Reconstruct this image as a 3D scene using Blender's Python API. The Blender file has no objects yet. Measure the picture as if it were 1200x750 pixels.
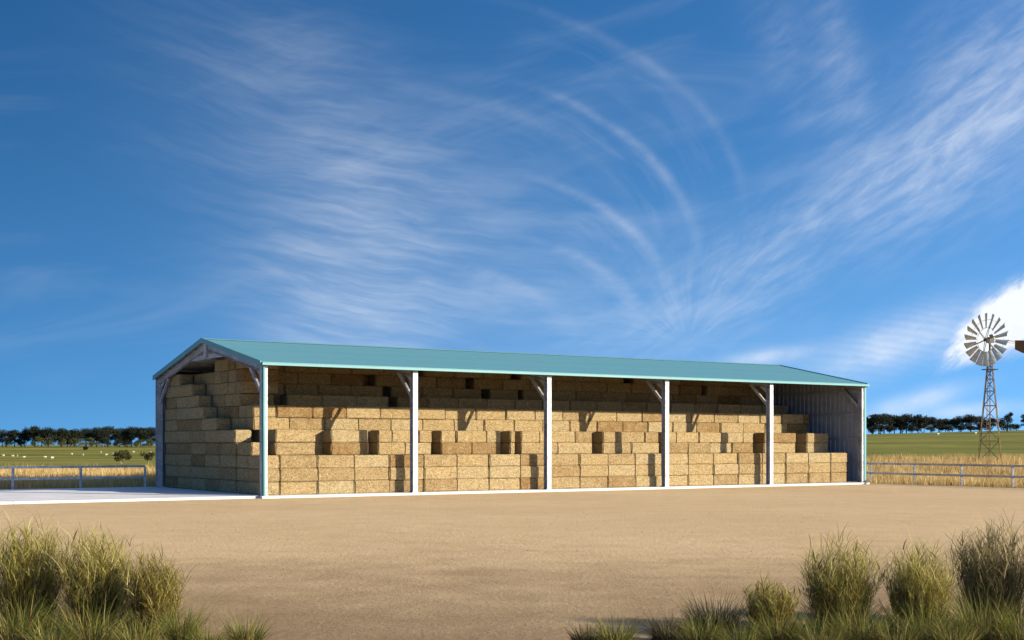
import bpy, bmesh, math, random
import numpy as np
from mathutils import Vector, Matrix

S = bpy.context.scene
COL = S.collection
R = math.radians

# ------------------------------------------------------------------ camera
F, HOR, CAMZ = 1528.3, 521.4, 2.28            # focal length and horizon row in 1200x750 pixels, eye height
cd = bpy.data.cameras.new('camera'); cam = bpy.data.objects.new('camera', cd); COL.objects.link(cam)
cd.sensor_width = 36; cd.lens = F / 1200 * 36; cd.shift_y = (HOR - 375) / 1200
cd.clip_start = 0.5; cd.clip_end = 12000
cam.location = (0, 0, CAMZ); cam.rotation_euler = (R(90), 0, 0)
S.camera = cam

# shed frame: P0 near corner, u along the long open front, v into the shed
P0 = Vector((-11.104, 57.995, 0)); TH = 0.57797
UD = Vector((math.cos(TH), math.sin(TH), 0)); VD = Vector((-math.sin(TH), math.cos(TH), 0))
BAY, NB, W, EAVE, RIDGE = 7.7807, 5, 14.9455, 6.0, 7.51
L = BAY * NB
def loc(u, v, z=0): return P0 + UD * u + VD * v + Vector((0, 0, z))

# ------------------------------------------------------------------ light
SUN_DIR = (UD * 0.75 - VD * 1.0 + Vector((0, 0, 0.42))).normalized()     # towards the sun
SUN_EL = math.asin(SUN_DIR.z); SUN_AZ = math.atan2(SUN_DIR.x, SUN_DIR.y)
sl = bpy.data.lights.new('sun', 'SUN'); sun = bpy.data.objects.new('sun', sl); COL.objects.link(sun)
sl.energy = 5.0; sl.angle = R(0.5); sl.color = (1.0, 0.89, 0.72)
sun.rotation_euler = SUN_DIR.to_track_quat('Z', 'Y').to_euler(); sun.location = (60, -40, 60)
S.view_settings.view_transform = 'Standard'; S.view_settings.look = 'None'
S.view_settings.exposure = 0.74; S.view_settings.gamma = 1; S.view_settings.use_curve_mapping = False

S.cycles.max_bounces = 6; S.cycles.diffuse_bounces = 1; S.cycles.glossy_bounces = 2; S.cycles.transmission_bounces = 2
# ------------------------------------------------------------------ node helpers
class E:
    """small wrapper so that shader maths reads as maths"""
    def __init__(s, nt, sock): s.nt, s.s = nt, sock
    def op(s, o, *a):
        n = s.nt.nodes.new('ShaderNodeMath'); n.operation = o
        for i, x in enumerate((s,) + a):
            if isinstance(x, E): s.nt.links.new(x.s, n.inputs[i])
            else: n.inputs[i].default_value = x
        return E(s.nt, n.outputs[0])
    def __add__(s, o): return s.op('ADD', o)
    __radd__ = __add__
    def __sub__(s, o): return s.op('SUBTRACT', o)
    def __rsub__(s, o): return (s * -1) + o
    def __mul__(s, o): return s.op('MULTIPLY', o)
    __rmul__ = __mul__
    def __truediv__(s, o): return s.op('DIVIDE', o)
    def pow(s, k): return s.op('POWER', k)
    def clamp(s): return s.op('MAXIMUM', 0.0).op('MINIMUM', 1.0)
    def ss(s, a, b):
        n = s.nt.nodes.new('ShaderNodeMapRange'); n.interpolation_type = 'SMOOTHSTEP'
        s.nt.links.new(s.s, n.inputs[0])
        if a > b: n.inputs[1].default_value, n.inputs[2].default_value, n.inputs[3].default_value, n.inputs[4].default_value = b, a, 1, 0
        else: n.inputs[1].default_value, n.inputs[2].default_value = a, b
        return E(s.nt, n.outputs[0])
    def gauss(s, w):
        q = s / w
        return (q * q * -1).op('EXPONENT')
def xyz(nt, a, b, c):
    n = nt.nodes.new('ShaderNodeCombineXYZ')
    for i, x in enumerate((a, b, c)):
        if isinstance(x, E): nt.links.new(x.s, n.inputs[i])
        else: n.inputs[i].default_value = x
    return n.outputs[0]
def noise(nt, vec, scale=1, detail=4, rough=0.55, dist=0, lac=2.0, typ=None):
    n = nt.nodes.new('ShaderNodeTexNoise')
    if vec is not None: nt.links.new(vec, n.inputs['Vector'])
    n.inputs['Scale'].default_value = scale; n.inputs['Detail'].default_value = detail
    n.inputs['Roughness'].default_value = rough; n.inputs['Distortion'].default_value = dist
    n.inputs['Lacunarity'].default_value = lac
    return E(nt, n.outputs['Fac'])
def ramp(nt, fac, stops):
    n = nt.nodes.new('ShaderNodeValToRGB'); nt.links.new(fac.s, n.inputs[0])
    e = n.color_ramp.elements
    while len(e) < len(stops): e.new(0.5)
    for k, (p, c) in zip(e, stops): k.position = p; k.color = (*c, 1)
    return n.outputs[0]
def mixc(nt, fac, a, b, mode='MIX'):
    n = nt.nodes.new('ShaderNodeMix'); n.data_type = 'RGBA'; n.blend_type = mode
    for i, x in ((0, fac), (6, a), (7, b)):
        if isinstance(x, E): nt.links.new(x.s, n.inputs[i])
        elif hasattr(x, 'is_linked'): nt.links.new(x, n.inputs[i])
        elif isinstance(x, (int, float)): n.inputs[i].default_value = x
        else: n.inputs[i].default_value = (*x, 1)
    return n.outputs[2]

# ------------------------------------------------------------------ world: Nishita sky with cirrus
def build_world():
    w = bpy.data.worlds.new('World'); S.world = w; w.use_nodes = True
    nt = w.node_tree; nt.nodes.clear()
    w.cycles.sampling_method = 'MANUAL'; w.cycles.sample_map_resolution = 256
    out = nt.nodes.new('ShaderNodeOutputWorld'); bg = nt.nodes.new('ShaderNodeBackground')
    nt.links.new(bg.outputs[0], out.inputs[0])
    sky = nt.nodes.new('ShaderNodeTexSky'); sky.sky_type = 'NISHITA'; sky.sun_disc = False
    sky.sun_elevation = SUN_EL; sky.sun_rotation = SUN_AZ
    sky.air_density = 1.0; sky.dust_density = 0.3; sky.ozone_density = 4.0; sky.altitude = 0
    tc = nt.nodes.new('ShaderNodeTexCoord')
    sp = nt.nodes.new('ShaderNodeSeparateXYZ'); nt.links.new(tc.outputs['Generated'], sp.inputs[0])
    X, Y, Z = (E(nt, sp.outputs[i]) for i in range(3))
    # clear dry air: the dome starts above the yellow band that the model puts on the horizon
    zz = Z.op('MAXIMUM', 0.0) * 2.0 + 0.22
    nv = nt.nodes.new('ShaderNodeVectorMath'); nv.operation = 'NORMALIZE'
    nt.links.new(xyz(nt, X, Y, zz), nv.inputs[0]); nt.links.new(nv.outputs[0], sky.inputs['Vector'])
    az = X.op('ARCTAN2', Y); el = Z.op('ARCSINE')
    K = 1528.0
    # a, b: azimuth to the right and elevation, both as arc lengths on a dome of radius K
    a = az * K; b = el * K
    def at(px, py):
        dx = px - 600
        return math.atan2(dx, F) * K, math.atan2(HOR - py, math.hypot(F, dx)) * K
    def warp(s, amp, z): return (noise(nt, xyz(nt, a * s, b * s, z), 1, 3, 0.5) - 0.5) * amp
    def blob(px, py, ra, rb, ang=0.0, wob=0.0, z=0.0):
        ca, cb = at(px, py); c, s_ = math.cos(R(ang)), math.sin(R(ang))
        da, db = a - ca, b - cb
        p = (da * c + db * s_) / ra; q = (db * c - da * s_) / rb
        d = (p * p + q * q)
        if wob: d = d + warp(0.012, wob, z)
        return (d * -1).op('EXPONENT')
    m = None
    def add(x):
        nonlocal m
        m = x if m is None else m + x
    wx = warp(0.006, 60, 1.3); wy = warp(0.006, 46, 7.7)
    fine = noise(nt, xyz(nt, a * 0.02, b * 0.05, 3.1), 1, 6, 0.62)
    # feathered bank on the left: fibres that run nearly level and fray out at their left end
    c, s_ = math.cos(R(-4)), math.sin(R(-4))
    fa = (a + wx) * c + (b + wy) * s_; fb = (b + wy) * c - (a + wx) * s_
    curl = fa * fa * 0.00022
    fib = noise(nt, xyz(nt, fa * 0.0060, (fb - curl) * 0.042, 0.0), 1, 4, 0.55, 0.25)
    fib2 = noise(nt, xyz(nt, fa * 0.013, (fb - curl) * 0.13, 5.0), 1, 4, 0.6, 0.25)
    fibre = (fib * 0.68 + fib2 * 0.32).ss(0.34, 0.74)
    low = blob(405, 385, 95, 70, 0, 0.5, 2.0) * 0.75 + blob(420, 310, 130, 80, 0, 0.5, 3.0) * 0.42
    mid = blob(430, 215, 170, 80, -8, 0.6, 4.0) * 0.42 + blob(340, 95, 150, 70, -12, 0.6, 5.0) * 0.30 + blob(640, 365, 190, 90, -12, 0.4, 9.0) * 0.30
    add((low + mid) * (fibre * 0.30 + 0.13))
    # curved streamers in the middle
    def arc(px, py, rx, ry, wd, px2, py2, ra, rb, ang, k, z):
        ca, cb = at(px, py)
        da, db = (a - ca + wx * 0.3) / rx, (b - cb + wy * 0.3) / ry
        d = ((da * da + db * db).op('SQRT') - 1.0) * ry
        t = db.op('ARCTAN2', da)
        n = noise(nt, xyz(nt, d * 0.07, t * 2.2, z), 1, 4, 0.6)
        n2 = noise(nt, xyz(nt, d * 0.02, t * 6.0, z + 4), 1, 4, 0.65)
        g = (d + 2).gauss(wd) * (n2.ss(0.25, 0.75) * 0.8 + 0.2) + (d + 24).gauss(26.0) * n.ss(0.40, 0.75) * 0.45
        return g * blob(px2, py2, ra, rb, ang) * (k * 0.78)
    add(arc(480, 262, 392, 256, 5, 760, 120, 150, 60, -38, 0.15, 1.0))
    add(arc(520, 328, 303, 231, 5, 745, 185, 130, 60, -42, 0.23, 2.0))
    add(arc(520, 362, 270, 165, 5, 720, 265, 105, 48, -40, 0.24, 3.0))
    add(arc(540, 367, 206, 93, 5, 700, 318, 70, 36, -38, 0.22, 4.0))
    add(arc(430, 400, 240, 100, 6, 600, 330, 80, 35, -25, 0.20, 5.0))
    add(arc(440, 262, 300, 150, 7, 600, 140, 120, 50, -25, 0.10, 6.0))
    # fan on the right: fibres radiating from the place where the streamers meet
    ca, cb = at(800, 400)
    da, db = a - ca + wx * 0.6, b - cb + wy * 0.6
    rr = (da * da + db * db).op('SQRT'); th = db.op('ARCTAN2', da)
    rad = noise(nt, xyz(nt, th * 7.0, rr * 0.010, 2.0), 1, 5, 0.6, 0.4)
    crs = noise(nt, xyz(nt, (a * 0.55 + b * 0.85) * 0.016, (b * 0.85 - a * 0.55) * 0.060, 6.0), 1, 5, 0.60, 0.35)
    rfib = (rad * 0.4 + crs * 0.6).ss(0.36, 0.72)
    add((blob(960, 265, 190, 44, 28, 0.5, 6.0) * 0.55 + blob(1150, 165, 150, 70, 30, 0.6, 7.0) * 0.62
         + blob(1165, 70, 110, 70, 50, 0.6, 8.0) * 0.5 + blob(990, 90, 26, 120, 12, 0.5, 8.5) * 0.42
         + blob(920, 60, 30, 100, 20, 0.5, 9.5) * 0.24 + blob(830, 360, 110, 60, 10, 0.4, 10.0) * 0.30) * (rfib * 0.36 + 0.10))
    # bright bank and rippled sheet low on the right
    bn = noise(nt, xyz(nt, a * 0.014 + b * 0.008, b * 0.026 - a * 0.012, 12.0), 1, 5, 0.6)
    bank = blob(1160, 388, 55, 16, 36, 0.5, 11.0) * 1.1 + blob(1212, 362, 55, 30, 28, 0.5, 11.5) * 1.5 + blob(1330, 335, 120, 26, 16, 0.7, 18.0) * 1.0
    bf = noise(nt, xyz(nt, (a + b) * 0.030, (b - a) * 0.075, 17.0), 1, 5, 0.65)
    add((bank * (bn * 1.3 + bf * 1.5 - 0.5)).ss(0.10, 0.85))
    rp = ((a * 0.16 + b + wx * 0.5) * 0.75 + bn * 9.0).op('SINE') * 0.5 + 0.5
    add(blob(1050, 402, 90, 26, 20, 0.5, 13.0) * (rp * 0.10 + bn * 1.0) * 0.80)
    add((blob(1075, 470, 55, 11, 16, 0.7, 14.0) * 0.62 + blob(900, 418, 48, 9, 8, 0.8, 15.0) * 0.55
         + blob(1135, 482, 60, 9, 4, 0.8, 16.0) * 0.5) * (bn * 1.4))
    # thin veil everywhere, the rest of the dome included
    veil = noise(nt, xyz(nt, (a + b * 0.5) * 0.0022, (b - a * 0.2) * 0.010, 20.0), 1, 4, 0.6, 0.7).ss(0.46, 0.8)
    add(veil * 0.10 * el.ss(0.0, 0.10))
    m = (m * (fine * 0.5 + 0.75)).clamp() * el.ss(-0.01, 0.02)
    hs = nt.nodes.new('ShaderNodeHueSaturation'); nt.links.new(sky.outputs[0], hs.inputs['Color'])
    hs.inputs['Hue'].default_value = 0.505; hs.inputs['Saturation'].default_value = SKY_SAT; hs.inputs['Value'].default_value = 1.0
    # the air is lighter towards the sun and whiter near the horizon
    dot = X * SUN_DIR.x + Y * SUN_DIR.y + Z * SUN_DIR.z
    glow = (dot * 1.0).op('EXPONENT') * 1.72
    skyc = mixc(nt, 1.0, hs.outputs[0], xyz(nt, glow, glow, glow), 'MULTIPLY')
    hz = (el.op('MAXIMUM', 0.0) * -5.5).op('EXPONENT') * (dot * 0.42 + 0.52)
    skyc = mixc(nt, hz.clamp(), skyc, (3.5, 7.5, 12.2))
    skyc = mixc(nt, ((dot - 1.0) * 5.0).op('EXPONENT') * 0.95, skyc, (15.0, 13.0, 10.0))     # warm aureole round the sun, out of view, added as fill light
    col = mixc(nt, m, skyc, CLOUD)
    nt.links.new(col, bg.inputs[0]); bg.inputs[1].default_value = SKY_STR
SKY_STR, SKY_SAT, CLOUD = 0.068, 1.42, (8.4, 8.8, 9.4)
build_world()

# ------------------------------------------------------------------ materials
def mat(name, color=None, rough=0.8, metal=0.0, fn=None, spec=0.3):
    m = bpy.data.materials.new(name); m.use_nodes = True; nt = m.node_tree
    b = nt.nodes['Principled BSDF']
    b.inputs['Roughness'].default_value = rough; b.inputs['Metallic'].default_value = metal
    b.inputs['Specular IOR Level'].default_value = spec
    if color: b.inputs['Base Color'].default_value = (*color, 1)
    if fn: fn(nt, b)
    return m
def objco(nt, rnd=False, scale=(1, 1, 1)):
    tc = nt.nodes.new('ShaderNodeTexCoord'); v = tc.outputs['Object']
    if rnd:
        oi = nt.nodes.new('ShaderNodeObjectInfo')
        m = nt.nodes.new('ShaderNodeVectorMath'); m.operation = 'MULTIPLY_ADD'
        nt.links.new(oi.outputs['Random'], m.inputs[0]); m.inputs[1].default_value = (37, 53, 71)
        nt.links.new(v, m.inputs[2]); v = m.outputs[0]
    if scale != (1, 1, 1):
        m = nt.nodes.new('ShaderNodeVectorMath'); m.operation = 'MULTIPLY'
        nt.links.new(v, m.inputs[0]); m.inputs[1].default_value = scale; v = m.outputs[0]
    return v
def worldco(nt):
    return nt.nodes.new('ShaderNodeNewGeometry').outputs['Position']
def bump(nt, b, h, strength=0.5, dist=0.02):
    n = nt.nodes.new('ShaderNodeBump'); nt.links.new(h.s, n.inputs['Height'])
    n.inputs['Strength'].default_value = strength; n.inputs['Distance'].default_value = dist
    nt.links.new(n.outputs[0], b.inputs['Normal'])

def straw_fn(nt, b):
    v = objco(nt, True)
    oi = nt.nodes.new('ShaderNodeObjectInfo'); rnd = E(nt, oi.outputs['Random'])
    n1 = noise(nt, v, 13, 5, 0.75, 1.6); n2 = noise(nt, v, 2.2, 3, 0.5)
    vs = objco(nt, True, (5, 5, 36)); n3 = noise(nt, vs, 1, 4, 0.7, 1.8)
    f = n1 * 0.62 + n3 * 0.38
    c = ramp(nt, f, [(0.37, (0.05, 0.034, 0.014)), (0.45, (0.23, 0.168, 0.080)), (0.53, (0.41, 0.32, 0.175)), (0.62, (0.64, 0.54, 0.34))])
    tint = ramp(nt, (rnd * 0.7 + n2 * 0.3), [(0.14, (0.66, 0.52, 0.38)), (0.30, (0.86, 0.80, 0.72)), (0.5, (1.0, 0.93, 0.82)), (0.9, (1.0, 1.0, 1.0))])
    c = mixc(nt, 1.0, c, tint, 'MULTIPLY')
    nt.links.new(c, b.inputs['Base Color'])
    bump(nt, b, f * 1.0 + n2 * 0.3, 1.0, 0.06)
M = {}
M['straw'] = mat('straw', rough=0.85, fn=straw_fn, spec=0.15)

def galv_fn(nt, b):
    v = objco(nt, True)
    n = noise(nt, v, 9, 4, 0.6); n2 = noise(nt, v, 1.3, 3, 0.5)
    c = ramp(nt, n * 0.6 + n2 * 0.4, [(0.42, (0.26, 0.27, 0.29)), (0.58, (0.50, 0.51, 0.52))])
    nt.links.new(c, b.inputs['Base Color'])
    r = n * 0.2 + 0.42; nt.links.new(r.s, b.inputs['Roughness'])
M['galv'] = mat('galvanised_steel', metal=0.35, fn=galv_fn, spec=0.4)
def teal_fn(nt, b):
    v = objco(nt)
    n = noise(nt, v, 0.6, 5, 0.6); n2 = noise(nt, v, 7, 3, 0.6)
    c = ramp(nt, n * 0.7 + n2 * 0.3, [(0.3, (0.110, 0.290, 0.315)), (0.7, (0.140, 0.335, 0.36))])
    nt.links.new(c, b.inputs['Base Color'])
M['teal'] = mat('teal_paint', rough=0.42, fn=teal_fn, spec=0.35)
M['lining'] = mat('pale_sheet_underside', (0.60, 0.60, 0.58), rough=0.6)
def zinc_fn(nt, b):
    v = objco(nt)
    n = noise(nt, v, 2.0, 5, 0.6)
    c = ramp(nt, n, [(0.3, (0.25, 0.28, 0.33)), (0.7, (0.35, 0.385, 0.44))])
    nt.links.new(c, b.inputs['Base Color'])
M['zinc'] = mat('zinc_sheet', rough=0.5, metal=0.25, fn=zinc_fn)
def conc_fn(nt, b):
    v = worldco(nt)
    n = noise(nt, v, 0.5, 5, 0.6); n2 = noise(nt, v, 5, 5, 0.65)
    c = ramp(nt, n * 0.6 + n2 * 0.4, [(0.34, (0.52, 0.50, 0.46)), (0.5, (0.68, 0.665, 0.635)), (0.66, (0.77, 0.76, 0.74))])
    nt.links.new(c, b.inputs['Base Color']); bump(nt, b, n2, 0.2, 0.01)
M['concrete'] = mat('concrete', rough=0.9, fn=conc_fn)

def lookup(P, f):    # scalar fields of world position
    sp = None
    return f
UF = 39.6            # the right-hand paddock begins beyond this u
def ground_fn(nt, b):
    pos = worldco(nt)
    sp = nt.nodes.new('ShaderNodeSeparateXYZ'); nt.links.new(pos, sp.inputs[0])
    X, Y = E(nt, sp.outputs[0]), E(nt, sp.outputs[1])
    u = (X - P0.x) * UD.x + (Y - P0.y) * UD.y
    v = (X - P0.x) * VD.x + (Y - P0.y) * VD.y
    # yard dirt
    big = noise(nt, pos, 0.09, 4, 0.55); mid = noise(nt, pos, 0.8, 5, 0.6); fine = noise(nt, pos, 9, 5, 0.7); grit = noise(nt, pos, 30, 4, 0.75)
    st = noise(nt, xyz(nt, X * 0.06, Y * 0.9, 0.0), 1, 4, 0.6, 0.6)
    dirt = ramp(nt, big * 0.3 + mid * 0.22 + st * 0.10 + fine * 0.38, [(0.36, (0.53, 0.36, 0.175)), (0.50, (0.63, 0.445, 0.23)), (0.66, (0.72, 0.53, 0.295))])
    dirt = mixc(nt, grit.ss(0.52, 0.68) * 0.6, dirt, (0.24, 0.16, 0.09))
    dirt = mixc(nt, grit.ss(0.44, 0.28) * 0.4, dirt, (0.80, 0.66, 0.46))
    # near-yard shade painted into the dirt colour, darker towards the camera, ragged edge
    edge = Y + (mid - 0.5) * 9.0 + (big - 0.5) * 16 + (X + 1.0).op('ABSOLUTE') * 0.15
    foreground = edge.ss(33.0, 13.0)
    dirt = mixc(nt, foreground * 0.72, dirt, mixc(nt, fine, (0.10, 0.060, 0.030), (0.22, 0.138, 0.074)))
    # dry field, pasture
    dry = ramp(nt, mid * 0.5 + fine * 0.5, [(0.3, (0.30, 0.20, 0.075)), (0.7, (0.52, 0.37, 0.16))])
    pn = noise(nt, xyz(nt, X * 0.022, Y * 0.016, 0.0), 1, 6, 0.7)
    pn2 = noise(nt, xyz(nt, X * 0.15, Y * 0.12, 3.0), 1, 6, 0.7)
    pb = noise(nt, xyz(nt, X * 0.0035, Y * 0.022, 9.0), 1, 5, 0.65)
    green = ramp(nt, pn * 0.35 + pn2 * 0.2 + pb * 0.45, [(0.38, (0.075, 0.065, 0.020)), (0.46, (0.135, 0.145, 0.022)), (0.53, (0.215, 0.20, 0.034)), (0.61, (0.36, 0.25, 0.08))])
    zone_f = (v - W).op('MAXIMUM', u - UF) + (mid - 0.5) * 1.2
    zone_g = Y + (pn - 0.5) * 40 + (mid - 0.5) * 10 + (X * -1).ss(0.0, 5.0) * 16
    c = mixc(nt, zone_f.ss(0.2, 0.9), dirt, dry)
    c = mixc(nt, zone_g.ss(106.0, 124.0), c, green)
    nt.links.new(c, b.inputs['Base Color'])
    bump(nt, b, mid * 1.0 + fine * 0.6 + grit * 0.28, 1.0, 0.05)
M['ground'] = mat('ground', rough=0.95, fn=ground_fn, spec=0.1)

def attr_mat(name, stops, rough=0.7, trans=0.25):
    def fn(nt, b):
        a = nt.nodes.new('ShaderNodeAttribute'); a.attribute_name = 'shade'
        c = ramp(nt, E(nt, a.outputs['Fac']), stops)
        nt.links.new(c, b.inputs['Base Color'])
        t = nt.nodes.new('ShaderNodeBsdfTranslucent'); nt.links.new(c, t.inputs[0])
        mx = nt.nodes.new('ShaderNodeMixShader'); mx.inputs[0].default_value = trans
        nt.links.new(b.outputs[0], mx.inputs[1]); nt.links.new(t.outputs[0], mx.inputs[2])
        nt.links.new(mx.outputs[0], nt.nodes['Material Output'].inputs[0])
    return mat(name, rough=rough, fn=fn, spec=0.2)
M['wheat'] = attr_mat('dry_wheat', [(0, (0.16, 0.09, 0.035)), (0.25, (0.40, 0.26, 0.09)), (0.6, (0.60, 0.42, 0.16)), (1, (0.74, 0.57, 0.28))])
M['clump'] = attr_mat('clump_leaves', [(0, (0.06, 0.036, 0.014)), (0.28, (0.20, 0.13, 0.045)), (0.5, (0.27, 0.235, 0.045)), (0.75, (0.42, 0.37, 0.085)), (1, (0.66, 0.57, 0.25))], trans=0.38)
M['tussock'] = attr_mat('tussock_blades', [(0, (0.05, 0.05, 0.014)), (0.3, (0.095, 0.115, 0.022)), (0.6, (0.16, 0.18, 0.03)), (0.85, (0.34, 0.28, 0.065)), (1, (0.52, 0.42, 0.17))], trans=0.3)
M['thatch'] = attr_mat('dead_grass_thatch', [(0, (0.08, 0.046, 0.018)), (0.4, (0.23, 0.145, 0.055)), (0.75, (0.40, 0.27, 0.11)), (1, (0.58, 0.45, 0.23))], trans=0.2)
M['greytuss'] = attr_mat('grey_tussock_blades', [(0, (0.07, 0.05, 0.02)), (0.5, (0.23, 0.19, 0.07)), (1, (0.48, 0.40, 0.19))], trans=0.2)
M['pine'] = attr_mat('pine_foliage', [(0, (0.007, 0.010, 0.005)), (0.5, (0.014, 0.020, 0.008)), (1, (0.035, 0.040, 0.014))], trans=0.15)
M['bush'] = attr_mat('bush_foliage', [(0, (0.03, 0.032, 0.010)), (0.5, (0.065, 0.07, 0.018)), (1, (0.13, 0.12, 0.04))], trans=0.2)
M['bark'] = mat('bark', (0.10, 0.075, 0.05), rough=0.9)
M['palebark'] = mat('pale_bark', (0.36, 0.27, 0.18), rough=0.9)
M['wool'] = mat('wool', (0.52, 0.48, 0.37), rough=0.95)
def cream_fn(nt, b):
    v = objco(nt, True); n = noise(nt, v, 4, 5, 0.65)
    c = ramp(nt, n, [(0.30, (0.46, 0.40, 0.27)), (0.45, (0.72, 0.67, 0.52)), (0.7, (0.82, 0.79, 0.66))])
    nt.links.new(c, b.inputs['Base Color'])
M['cream'] = mat('weathered_galvanised_blade', rough=0.5, metal=0.0, fn=cream_fn)
def rust_fn(nt, b):
    v = objco(nt, True); n = noise(nt, v, 3, 5, 0.65)
    c = ramp(nt, n, [(0.35, (0.13, 0.065, 0.025)), (0.5, (0.23, 0.15, 0.07)), (0.68, (0.34, 0.26, 0.14))])
    nt.links.new(c, b.inputs['Base Color'])
M['rust'] = mat('rusted_angle_iron', rough=0.8, fn=rust_fn)
M['vane'] = mat('rusty_vane_shaded', (0.018, 0.011, 0.006), rough=0.9, spec=0.05)  # rusty brown taken almost to black, painting in the vane's shaded side
M['darksteel'] = mat('dark_steel', (0.06, 0.055, 0.05), rough=0.6)
M['stone'] = mat('pale_stone', (0.34, 0.25, 0.16), rough=0.9)

# ------------------------------------------------------------------ object helpers
def link(name, me, parent=None, mats=None):
    o = bpy.data.objects.new(name, me); COL.objects.link(o)
    if parent: o.parent = parent
    if mats is not None and me is not None:
        for m in (mats if isinstance(mats, (list, tuple)) else [mats]): me.materials.append(m)
    return o
def tag(o, label, cat=None, group=None, kind=None):
    o['label'] = label
    if cat: o['category'] = cat
    if group: o['group'] = group
    if kind: o['kind'] = kind
    return o
def empty(name, p=(0, 0, 0), rz=0):
    o = bpy.data.objects.new(name, None); COL.objects.link(o); o.location = p; o.rotation_euler.z = rz
    o.empty_display_size = 0.2
    return o
def mesh(name, vs, fs, smooth=False):
    me = bpy.data.meshes.new(name); me.from_pydata([tuple(p) for p in vs], [], fs)
    if smooth: me.polygons.foreach_set('use_smooth', [True] * len(me.polygons))
    me.update(); return me
class MB:
    def __init__(s): s.v, s.f, s.mi = [], [], []
    def box(s, x0, x1, y0, y1, z0, z1):
        b = len(s.v)
        s.v += [(x, y, z) for z in (z0, z1) for y in (y0, y1) for x in (x0, x1)]
        for q in ((0, 2, 3, 1), (4, 5, 7, 6), (0, 1, 5, 4), (2, 6, 7, 3), (0, 4, 6, 2), (1, 3, 7, 5)): s.f.append([b + i for i in q])
        return s
    def bar(s, p, q, w, h=None, up=(0, 0, 1)):          # rectangular bar from p to q, w wide, h high
        h = h or w; p, q = Vector(p), Vector(q); d = (q - p).normalized()
        up = Vector(up)
        if abs(d.dot(up)) > 0.98: up = Vector((1, 0, 0))
        a = d.cross(up).normalized() * w / 2; c = a.cross(d).normalized() * h / 2
        b = len(s.v)
        s.v += [tuple(e + i * a + j * c) for e in (p, q) for i, j in ((-1, -1), (1, -1), (1, 1), (-1, 1))]
        for f in ((0, 1, 2, 3), (7, 6, 5, 4), (0, 4, 5, 1), (1, 5, 6, 2), (2, 6, 7, 3), (3, 7, 4, 0)): s.f.append([b + i for i in f])
        return s
    def tube(s, pts, rad, n=8, cap=True):
        pts = [Vector(p) for p in pts]; rad = rad if isinstance(rad, (list, tuple)) else [rad] * len(pts)
        b = len(s.v)
        for i, p in enumerate(pts):
            d = (pts[min(i + 1, len(pts) - 1)] - pts[max(i - 1, 0)]).normalized()
            up = Vector((0, 0, 1)) if abs(d.z) < 0.95 else Vector((1, 0, 0))
            a = d.cross(up).normalized(); c = a.cross(d)
            for k in range(n):
                t = 2 * math.pi * k / n
                s.v.append(tuple(p + (a * math.cos(t) + c * math.sin(t)) * rad[i]))
        for i in range(len(pts) - 1):
            for k in range(n):
                s.f.append([b + i * n + k, b + i * n + (k + 1) % n, b + (i + 1) * n + (k + 1) % n, b + (i + 1) * n + k])
        if cap:
            s.f.append([b + k for k in range(n)][::-1]); e = b + (len(pts) - 1) * n; s.f.append([e + k for k in range(n)])
        return s
    def poly(s, pts, th):                                # flat polygon thickened by the vector th
        b = len(s.v); n = len(pts); th = Vector(th)
        s.v += [tuple(Vector(p)) for p in pts] + [tuple(Vector(p) + th) for p in pts]
        s.f.append([b + i for i in range(n)][::-1]); s.f.append([b + n + i for i in range(n)])
        for i in range(n): s.f.append([b + i, b + (i + 1) % n, b + n + (i + 1) % n, b + n + i])
        return s
    def build(s, name, m, parent=None, smooth=False):
        return link(name, mesh(name, s.v, s.f, smooth), parent, m)
def copy_tree(o, parent=None):
    c = o.copy(); COL.objects.link(c); c.parent = parent
    for ch in o.children: copy_tree(ch, c)
    return c
ORD = ['first', 'second', 'third', 'fourth', 'fifth', 'sixth', 'seventh', 'eighth', 'ninth', 'tenth', 'eleventh', 'twelfth', 'thirteenth', 'fourteenth', 'fifteenth', 'sixteenth', 'seventeenth', 'eighteenth', 'nineteenth', 'twentieth', 'twenty-first', 'twenty-second']

# ------------------------------------------------------------------ ground
YARD = -0.10
def interp(x, pts):
    return float(np.interp(x, [p[0] for p in pts], [p[1] for p in pts]))
PR = [(78, -.1), (100, 1.0), (116, 1.15), (200, 1.5), (400, 3.9), (640, 7.6), (760, 8.2), (6000, 8.2)]
PL = [(68, -.1), (110, 0.45), (200, -.25), (300, -.78), (430, -.14), (600, 1.3), (760, 1.8), (6000, 1.8)]
def sstep(a, b, x):
    t = min(max((x - a) / (b - a), 0), 1); return t * t * (3 - 2 * t)
def gz(x, y):
    p = Vector((x, y, 0)) - P0; u, v = p.dot(UD), p.dot(VD)
    out = max(v - W, u - UF)
    if out <= 0 or y < 40: return YARD
    s = sstep(-0.12, 0.22, x / y)
    z = interp(y, PL) * (1 - s) + interp(y, PR) * s
    z += 17.0 * min(max(x / y - .275, 0), .25) * sstep(180, 640, y)
    return YARD + (z - YARD) * sstep(0, 16, out)
def ray_ground(px, py):
    d = Vector(((px - 600) / F, 1, (HOR - py) / F))
    y = 8.0
    while y < 3000:
        if CAMZ + d.z * y < gz(d.x * y, y): break
        y *= 1.004
    return Vector((d.x * y, y, gz(d.x * y, y)))
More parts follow.
